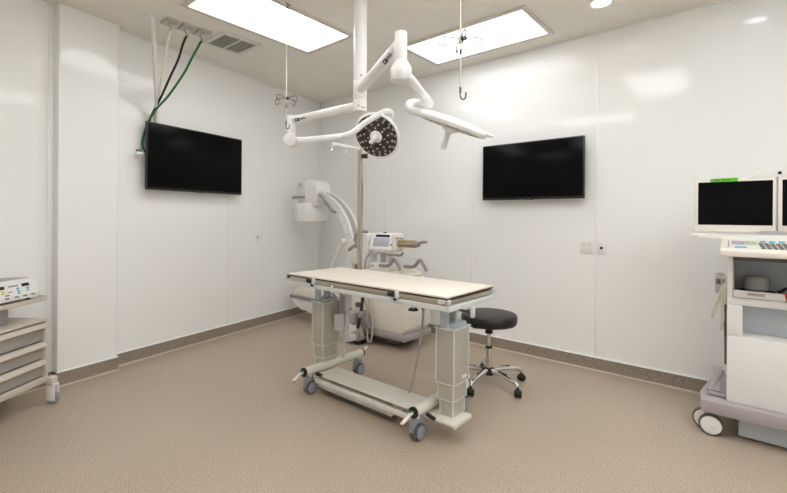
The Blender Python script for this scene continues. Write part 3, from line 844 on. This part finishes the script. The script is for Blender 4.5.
MB().ball((2.10, -.52, .76), .14, (1.05, .9, .38)).build('top_cover', 'cream', t)
MB().tube([(1.84, -.80, .70), (1.80, -.82, .56), (1.80, -.825, .45), (1.835, -.825, .36), (1.845, -.825, .20), (1.83, -.825, .06), (1.80, -.825, .035), (1.775, -.825, .06), (1.77, -.825, .2), (1.76, -.82, .40), (1.70, -.82, .50), (1.69, -.80, .66)], .011, 10, 6).build('power_cable', 'tan', t)

# ------------------------------------------------------------------ monitor workstation (right)
t = thing('monitor_cart', 'tall white workstation cart with two dark monitors at the right edge', 'cart', (5.02, -.5, 0))
RXE = 5.42
bp = MB()
bp.prism([(4.665, -.80), (RXE, -.80), (RXE, -.12), (4.80, -.12), (4.70, -.20), (4.65, -.62)], Matrix.Translation((0, 0, .147)), .082, .012)
bp.build('base', 'lav', t)
for (x, y) in ((4.718, -.715), (RXE - .06, -.765), (4.78, -.2), (RXE - .06, -.2)):
    w = MB().cyl((x, y - .06, .066), (x, y - .022, .066), .0655, seg=36, bev=.008).build('caster', 'dgrey', t)
    w2 = MB().cyl((x - .04, y + .022, .066), (x - .04, y + .06, .066), .0655, seg=36, bev=.008).build('caster', 'dgrey', t)
    MB().cyl((x, y - .0625, .066), (x, y - .05, .066), .056, seg=36, bev=.004).build('caster_disc', 'white', w)
    MB().cyl((x - .04, y + .016, .066), (x - .04, y + .03, .066), .056, seg=36, bev=.004).build('caster_disc', 'white', w2)
    MB().box((x + .01, y - .0635, .058), (.035, .003, .010), .001).build('caster_mark', 'vent', w)
    MB().cyl((x - .02, y, .06), (x - .02, y, .15), .02).box((x - .02, y, .066), (.05, .04, .05), .006).build('caster_stem', 'grey', w)
MB().span((4.85, -.70, .015), (RXE - .12, -.25, .148), .008).build('lower_box', 'bluegrey', t)
# cabinet shell
cb = MB()
xa, xb, ya, yb = 4.792, RXE - .03, -.74, -.22
cb.span((xa, ya, .229), (xb, yb, .645), .008)
cb.span((xa, ya + .16, .64), (xb, yb, .88), .004)
cb.span((xa, ya, .645), (4.868, ya + .155, .838), .003)
cb.span((xa, ya, .838), (xb, ya + .17, .885), .006)
cb.span((xa, ya, .88), (4.82, yb, 1.15), .004)
cb.span((xb - .03, ya, .88), (xb, yb, 1.15), .004)
cb.span((xa, ya + .32, .88), (xb, yb, 1.15), .004)
cb.span((xa, ya, 1.135), (xb, yb, 1.165), .004)
cab = cb.build('cabinet', 'white', t)
MB().span((4.868, ya + .152, .65), (xb - .02, ya + .161, .838)).build('recess_panel', 'bluegrey', cab)
MB().span((4.82, ya + .306, .885), (xb - .03, ya + .321, 1.135)).build('shelf_back', 'bluegrey', cab)
MB().span((4.8195, ya + .02, .885), (4.826, ya + .31, 1.135)).build('shelf_side', 'grey', cab)
MB().span((4.82, ya + .002, 1.115), (xb - .03, ya + .012, 1.135)).build('shelf_valance', 'dgrey', cab)
sl = MB()
sl.span((4.823, ya - .004, .888), (xb - .03, ya + .315, .900), .003); sl.span((4.823, ya - .012, .888), (xb - .03, ya, .932), .003)
shelf = sl.build('pull_out_shelf', 'vent', cab)
MB().span((4.89, ya - .014, .905), (4.97, ya - .011, .922)).build('shelf_label', 'lav', shelf)
MB().prism([(5.055, .94), (5.10, .94), (5.10, .885), (5.065, .885)], Matrix(((1, 0, 0, 0), (0, 0, 1, ya - .016), (0, 1, 0, 0), (0, 0, 0, 1))), .006).build('red_tag', 'red', shelf)
# console
co = MB().prism([(-.95, 1.150), (-.95, 1.186), (-.935, 1.196), (-.72, 1.243), (-.60, 1.25), (-.60, 1.150)], Matrix(((0, 0, 1, 4.764), (1, 0, 0, 0), (0, 1, 0, 0), (0, 0, 0, 1))), RXE - 4.764, .008).build('console', 'cream', t)
sl_ = math.atan2(.047, .215)
def key(x, u, w, d, m, nm='key', hh=.006):
    """x along the console, u 0..1 up its slope"""
    y = -.935 + .215 * u; z = 1.196 + .047 * u
    MB().box((x, y, z + .001), (w, d, hh), .0015, Matrix.Rotation(sl_, 3, 'X')).build(nm, m, co)
key(4.800, .50, .004, .15, 'print', 'print_line', .002)
for k in range(3): key(4.824 + k * .021, .62, .0195, .07, 'purple')
key(4.891, .62, .024, .07, 'mint'); key(4.918, .62, .024, .07, 'mint')
key(4.858, .17, .055, .02, 'blue')
for k in range(4): key(4.958 + k * .042, .80, .028, .03, 'blue')
for r in range(3):
    for k in range(9): key(4.948 + k * .026 + .006 * r, .56 - .2 * r, .021, .030, 'key')
# wing shelf under monitors
MB().prism([(4.592, -.70), (4.64, -.72), (4.70, -.70), (4.76, -.66), (RXE, -.66), (RXE, -.30), (4.592, -.36)], Matrix.Translation((0, 0, 1.243)), .032, .006).build('monitor_shelf', 'white', t)
MB().span((4.76, -.64, 1.16), (RXE - .02, -.3, 1.246), .004).build('shelf_riser', 'cream', t)
MB().span((4.955, -.60, 1.274), (RXE - .12, -.40, 1.296), .003).build('monitor_foot', 'grey', t)
def monitor(x0, x1, sticker=False):
    mo = MB().span((x0, -.552, 1.285), (x1, -.49, 1.636), .008).box(((x0 + x1) / 2, -.455, 1.46), (x1 - x0 - .08, .09, .26), .02).build('monitor', 'cream', t)
    MB().span((x0 + .021, -.5535, 1.331), (x1 - .015, -.548, 1.618)).build('screen', 'screen', mo)
    if sticker:
        MB().prism([(4.693, 1.6185), (4.836, 1.6185), (4.840, 1.642), (4.693, 1.640)], Matrix(((1, 0, 0, 0), (0, 0, 1, -.556), (0, 1, 0, 0), (0, 0, 0, 1))), .005).build('sticker', 'sticker', mo)
        sm = MB()
        for xx, ww in ((4.722, .010), (4.736, .008), (4.764, .010), (4.782, .005), (4.793, .008)):
            sm.box((xx, -.5565, 1.629), (ww, .001, .009))
        sm.build('sticker_text', 'stickerp', mo)
    return mo
monitor(4.606, 5.024, True)
monitor(5.032, RXE + .03)
MB().prism([(4.88, 1.634), (4.935, 1.678), (4.95, 1.683), (RXE - .12, 1.69), (RXE - .05, 1.634)], Matrix(((1, 0, 0, 0), (0, 0, 1, -.55), (0, 1, 0, 0), (0, 0, 0, 1))), .06, .005).build('monitor_hood', 'alu_trim', t)
MB().cyl((5.04, -.552, 1.661), (5.04, -.546, 1.661), .010, seg=18).build('hood_sensor', 'black', t)
MB().span((5.028, -.53, 1.30), (5.03, -.50, 1.64)).build('monitor_joint', 'grey', t)
# cable cleat at the base
MB().prism([(0, 0), (.11, 0), (.10, .02), (.0, .02)], Matrix.Translation((4.69, -.70, .235)) @ Matrix.Rotation(.0, 4, 'Z') @ Matrix(((.9, 0, 0, 0), (0, 1, 0, 0), (0, 0, 1, 0), (0, 0, 0, 1))), .02, .003).build('foot_bracket', 'lav', t)
MB().tube([(4.705, -.66, .245), (4.72, -.62, .28), (4.745, -.56, .33), (4.76, -.53, .355)], .02, 10, 4).box((4.735, -.58, .31), (.045, .20, .014), .004, Matrix.Rotation(math.radians(35), 3, 'X')).build('cable_cleat', 'lav', t)
MB().tube([(4.786, -.70, .85), (4.783, -.705, .75), (4.785, -.70, .60), (4.787, -.70, .45)], .007, 8, 5).build('side_cable', 'dgrey', t)

# hand switch hung on cart side
t = thing('hand_switch', 'grey hand switch with looped tan cables hung on the white cart', 'hand switch', (4.755, -.66, .82))
b = MB().box((4.752, -.66, .955), (.045, .075, .125), .01).build('switch_body', 'lav', t)
MB().box((4.747, -.70, .97), (.022, .004, .035), .002).build('switch_key', 'dgrey', b)
MB().cyl((4.77, -.64, .97), (4.80, -.64, .97), .012).build('hook', 'grey', t)
for pts in ([(4.775, -.685, .955), (4.765, -.70, .93), (4.745, -.715, .86), (4.725, -.72, .78), (4.715, -.72, .735)],
            [(4.782, -.69, .96), (4.772, -.705, .92), (4.765, -.715, .84), (4.772, -.72, .75), (4.765, -.72, .665)],
            [(4.784, -.66, .985), (4.787, -.70, .95), (4.783, -.71, .88), (4.768, -.715, .81), (4.775, -.715, .76)],
            [(4.762, -.69, .985), (4.782, -.69, .995), (4.787, -.70, .93), (4.783, -.71, .83)]):
    MB().tube(pts, .0085, 10, 6).build('cable', 'tan', t)

# things on the open shelf
t = thing('foot_switch', 'rounded grey dome switch on a black base on the cart shelf', 'switch', (4.94, -.52, .90))
MB().lathe([(0, .94), (.095, .94), (.09, .953), (0, .957)], (0, 0, 0), seg=36).build('base', 'black', t, Matrix.Translation((4.935, -.55, -.038)) )
MB().lathe([(.058, .0), (.066, .012), (.064, .066), (.058, .084), (.045, .090), (0, .091)], (4.935, -.55, .917), seg=40).build('dome', 'grey', t)
solo(MB().tube([(5.105 + .068 * math.cos(k * PI / 6), -.575 + .09 * math.sin(k * PI / 6), .912 + .012 * (k % 3 == 0) + .02 * (math.sin(k * PI / 6) > .5)) for k in range(12)], .0085, 10, 5, True).tube(
    [(5.04, -.57, .911), (5.06, -.63, .912), (5.12, -.64, .915), (5.20, -.60, .912)], .008, 10, 5), 'cable_coil', 'black', 'coiled black power cord beside the grey dome on the cart shelf', 'cord', (5.10, -.55, .902))

# ------------------------------------------------------------------ drawer cart (left)
A = math.radians(38)
LC = Matrix.Translation((1.035, -3.38, 0)) @ Matrix.Rotation(A, 4, 'Z')     # local: x = out of the drawer fronts, y along them, far end at 0
t = thing('supply_cart', 'beige three-drawer trolley with a tray shelf by the left wall', 'cart', (1.035, -3.38, 0), A)
D, Wd = .42, .68
sh = MB()
sh.span((-D, -Wd, .166), (-.012, 0, .212), .004)
sh.span((-D, -Wd, .604), (0, 0, .622), .005)
sh.span((-D, -.026, .212), (0, 0, .604), .003); sh.span((-D, -Wd, .212), (0, -Wd + .026, .604), .003)
sh.span((-D, -Wd + .026, .212), (-D + .012, -.026, .604), .002)
sh.span((-.03, -Wd, .166), (0, 0, .212), .004)
sh.build('carcass', 'beige', t, LC)
for z0, z1 in ((.214, .337), (.341, .464), (.468, .600)):
    dr = MB().span((-.38, -Wd + .026, z0), (-.022, -.026, z1 - .03), .003).build('drawer', 'drawer', t, LC)
    MB().prism([(-.03, z1 - .004), (-.004, z1 - .006), (.014, z1 - .034), (.010, z1 - .040), (-.008, z1 - .030), (-.03, z1 - .032)], Matrix(((1, 0, 0, 0), (0, 0, 1, -Wd + .026), (0, 1, 0, 0), (0, 0, 0, 1))), Wd - .052, .002).build('handle', 'beige', dr, LC)
for y in (.0, -Wd):
    for x in (0.0, -D + .04):
        f = MB().box((x + .012, y + (.012 if y == 0 else -.012), .172), (.06, .06, .055), .014).build('corner_foot', 'beige', t, LC)
        cx_, cy_ = x + .018, y + (.016 if y == 0 else -.012)
        MB().cyl((cx_, cy_ - .012, .042), (cx_, cy_ + .012, .042), .042, seg=28, bev=.006).build('caster_wheel', 'caster', f, LC)
        MB().box((cx_, cy_ - .019, .085), (.062, .010, .12), .004).box((cx_, cy_ + .019, .085), (.062, .010, .12), .004).box((cx_, cy_, .14), (.05, .048, .02), .004).build('caster_fork', 'white', f, LC)
        MB().box((cx_ + .045, cy_, .055), (.006, .02, .05), .002).build('brake_tab', 'caster', f, LC)
MB().prism([(-.30, -.42), (-.12, -.42), (-.12, -.185), (-.30, -.185)], Matrix.Translation((0, 0, .62)), .134, .006).build('tray_pedestal', 'grey', t, LC)
tr = MB()
tr.prism([(-.40, -.72), (-.04, -.72), (.0, -.68), (.0, -.05), (-.04, .01), (-.34, .01), (-.40, -.05)], Matrix.Translation((0, .02, .751)), .022, .006)
tr.prism([(-.40, -.72), (-.02, -.72), (-.02, -.705), (-.385, -.705), (-.385, -.05), (-.33, -.005), (-.045, -.005), (-.012, -.055), (-.012, -.70), (0, -.70), (0, -.05), (-.04, .012), (-.34, .012), (-.40, -.05)], Matrix.Translation((0, .02, .769)), .012)
tr.build('tray', 'beige', t, LC)
MB().box((-.045, -.06, .7735), (.02, .10, .002), .001).build('tray_pen_slot', 'lavd', t, LC)
# electrosurgical unit on the tray
t = thing('electrosurgical_unit', 'white generator with coloured buttons and two small displays on the beige tray', 'generator', tuple(LC @ V((-.2, -.255, .773))), A)
W2 = LC @ Matrix.Translation((0, .045, -.011))
un = MB().prism([(-.36, .80), (-.035, .80), (-.032, .808), (-.066, .925), (-.08, .932), (-.36, .918)], Matrix(((1, 0, 0, 0), (0, 0, 1, -.56), (0, 1, 0, 0), (0, 0, 0, 1))), .475, .006).build('case', 'white', t, W2)
MB().prism([(-.365, .912), (-.11, .9315), (-.11, .936), (-.365, .924)], Matrix(((1, 0, 0, 0), (0, 0, 1, -.55), (0, 1, 0, 0), (0, 0, 0, 1))), .45, .002).build('top_cover', 'grey', un, W2)
for y in (-.52, -.13):
    MB().cyl((-.08, y, .784), (-.08, y, .802), .014).cyl((-.32, y, .784), (-.32, y, .802), .014).build('foot', 'black', un, W2)
dz = V((-.034, 0, .117)).normalized(); nr = V((.117, 0, .034)).normalized()
def esu(y, z, w, h, m, nm, th=.004):
    p = V((-.032, y, .808)) + dz * z + nr * .001
    Rl = Matrix((nr, V((0, 1, 0)), dz)).transposed().to_4x4()
    MB().box((0, 0, 0), (th, w, h), .0008).build(nm, m, un, W2 @ Matrix.Translation(p) @ Rl)
for y in (-.175, -.355): esu(y, .090, .054, .021, 'black', 'display')
for y, c_ in ((-.165, 'blue'), (-.235, 'blue'), (-.345, 'yellow')):
    for z in (.066, .052) if y != -.235 else (.072, .056, .040):
        esu(y, z, .018, .010, c_, 'button')
esu(-.44, .085, .022, .018, 'navy', 'badge')
esu(-.262, .092, .07, .008, 'print', 'nameplate', .002)
for y in (-.285, -.30): esu(y, .055, .012, .006, 'print', 'symbol', .002)
esu(-.32, .036, .03, .008, 'print', 'symbol', .002)
esu(-.30, .016, .44, .016, 'vent', 'socket_strip', .005)
for y in (-.14, -.20, -.26, -.33, -.40): esu(y, .016, .03, .010, 'print', 'socket', .007)
for y in (-.44, -.46): esu(y, .05, .016, .006, 'red', 'symbol', .002)

# ------------------------------------------------------------------ camera
F_PX, HOR, ROLL = 422.97, 216.97, -.0073
YAW = .6993
fwd = V((-math.sin(YAW), math.cos(YAW), 0)); rgt = V((math.cos(YAW), math.sin(YAW), 0))
c, s = math.cos(ROLL), math.sin(ROLL)
cam_r = rgt * c - up * s
cam_u = rgt * s + up * c
R = Matrix((cam_r, cam_u, -fwd)).transposed().to_4x4()
cd = bpy.data.cameras.new('camera')
cam = bpy.data.objects.new('camera', cd)
COL.objects.link(cam)
cam.matrix_world = Matrix.Translation((4.8959, -4.1177, 1.368)) @ R
cd.sensor_fit = 'HORIZONTAL'; cd.sensor_width = 36
cd.lens = F_PX / 787 * 36
cd.shift_y = -((493 / 2 - HOR) / 787)
cd.clip_start = .02
scene.camera = cam

# ------------------------------------------------------------------ world + view
w = bpy.data.worlds.new('world'); scene.world = w
w.use_nodes = True
w.node_tree.nodes['Background'].inputs[0].default_value = (.9, .95, 1, 1)
w.node_tree.nodes['Background'].inputs[1].default_value = 0.0
vs = scene.view_settings
vs.view_transform = 'Standard'; vs.look = 'None'; vs.gamma = 1; vs.use_curve_mapping = False
vs.exposure = 0.60
scene.cycles.use_denoising = True
scene.cycles.max_bounces = 10
scene.cycles.diffuse_bounces = 6
scene.cycles.sample_clamp_indirect = 8
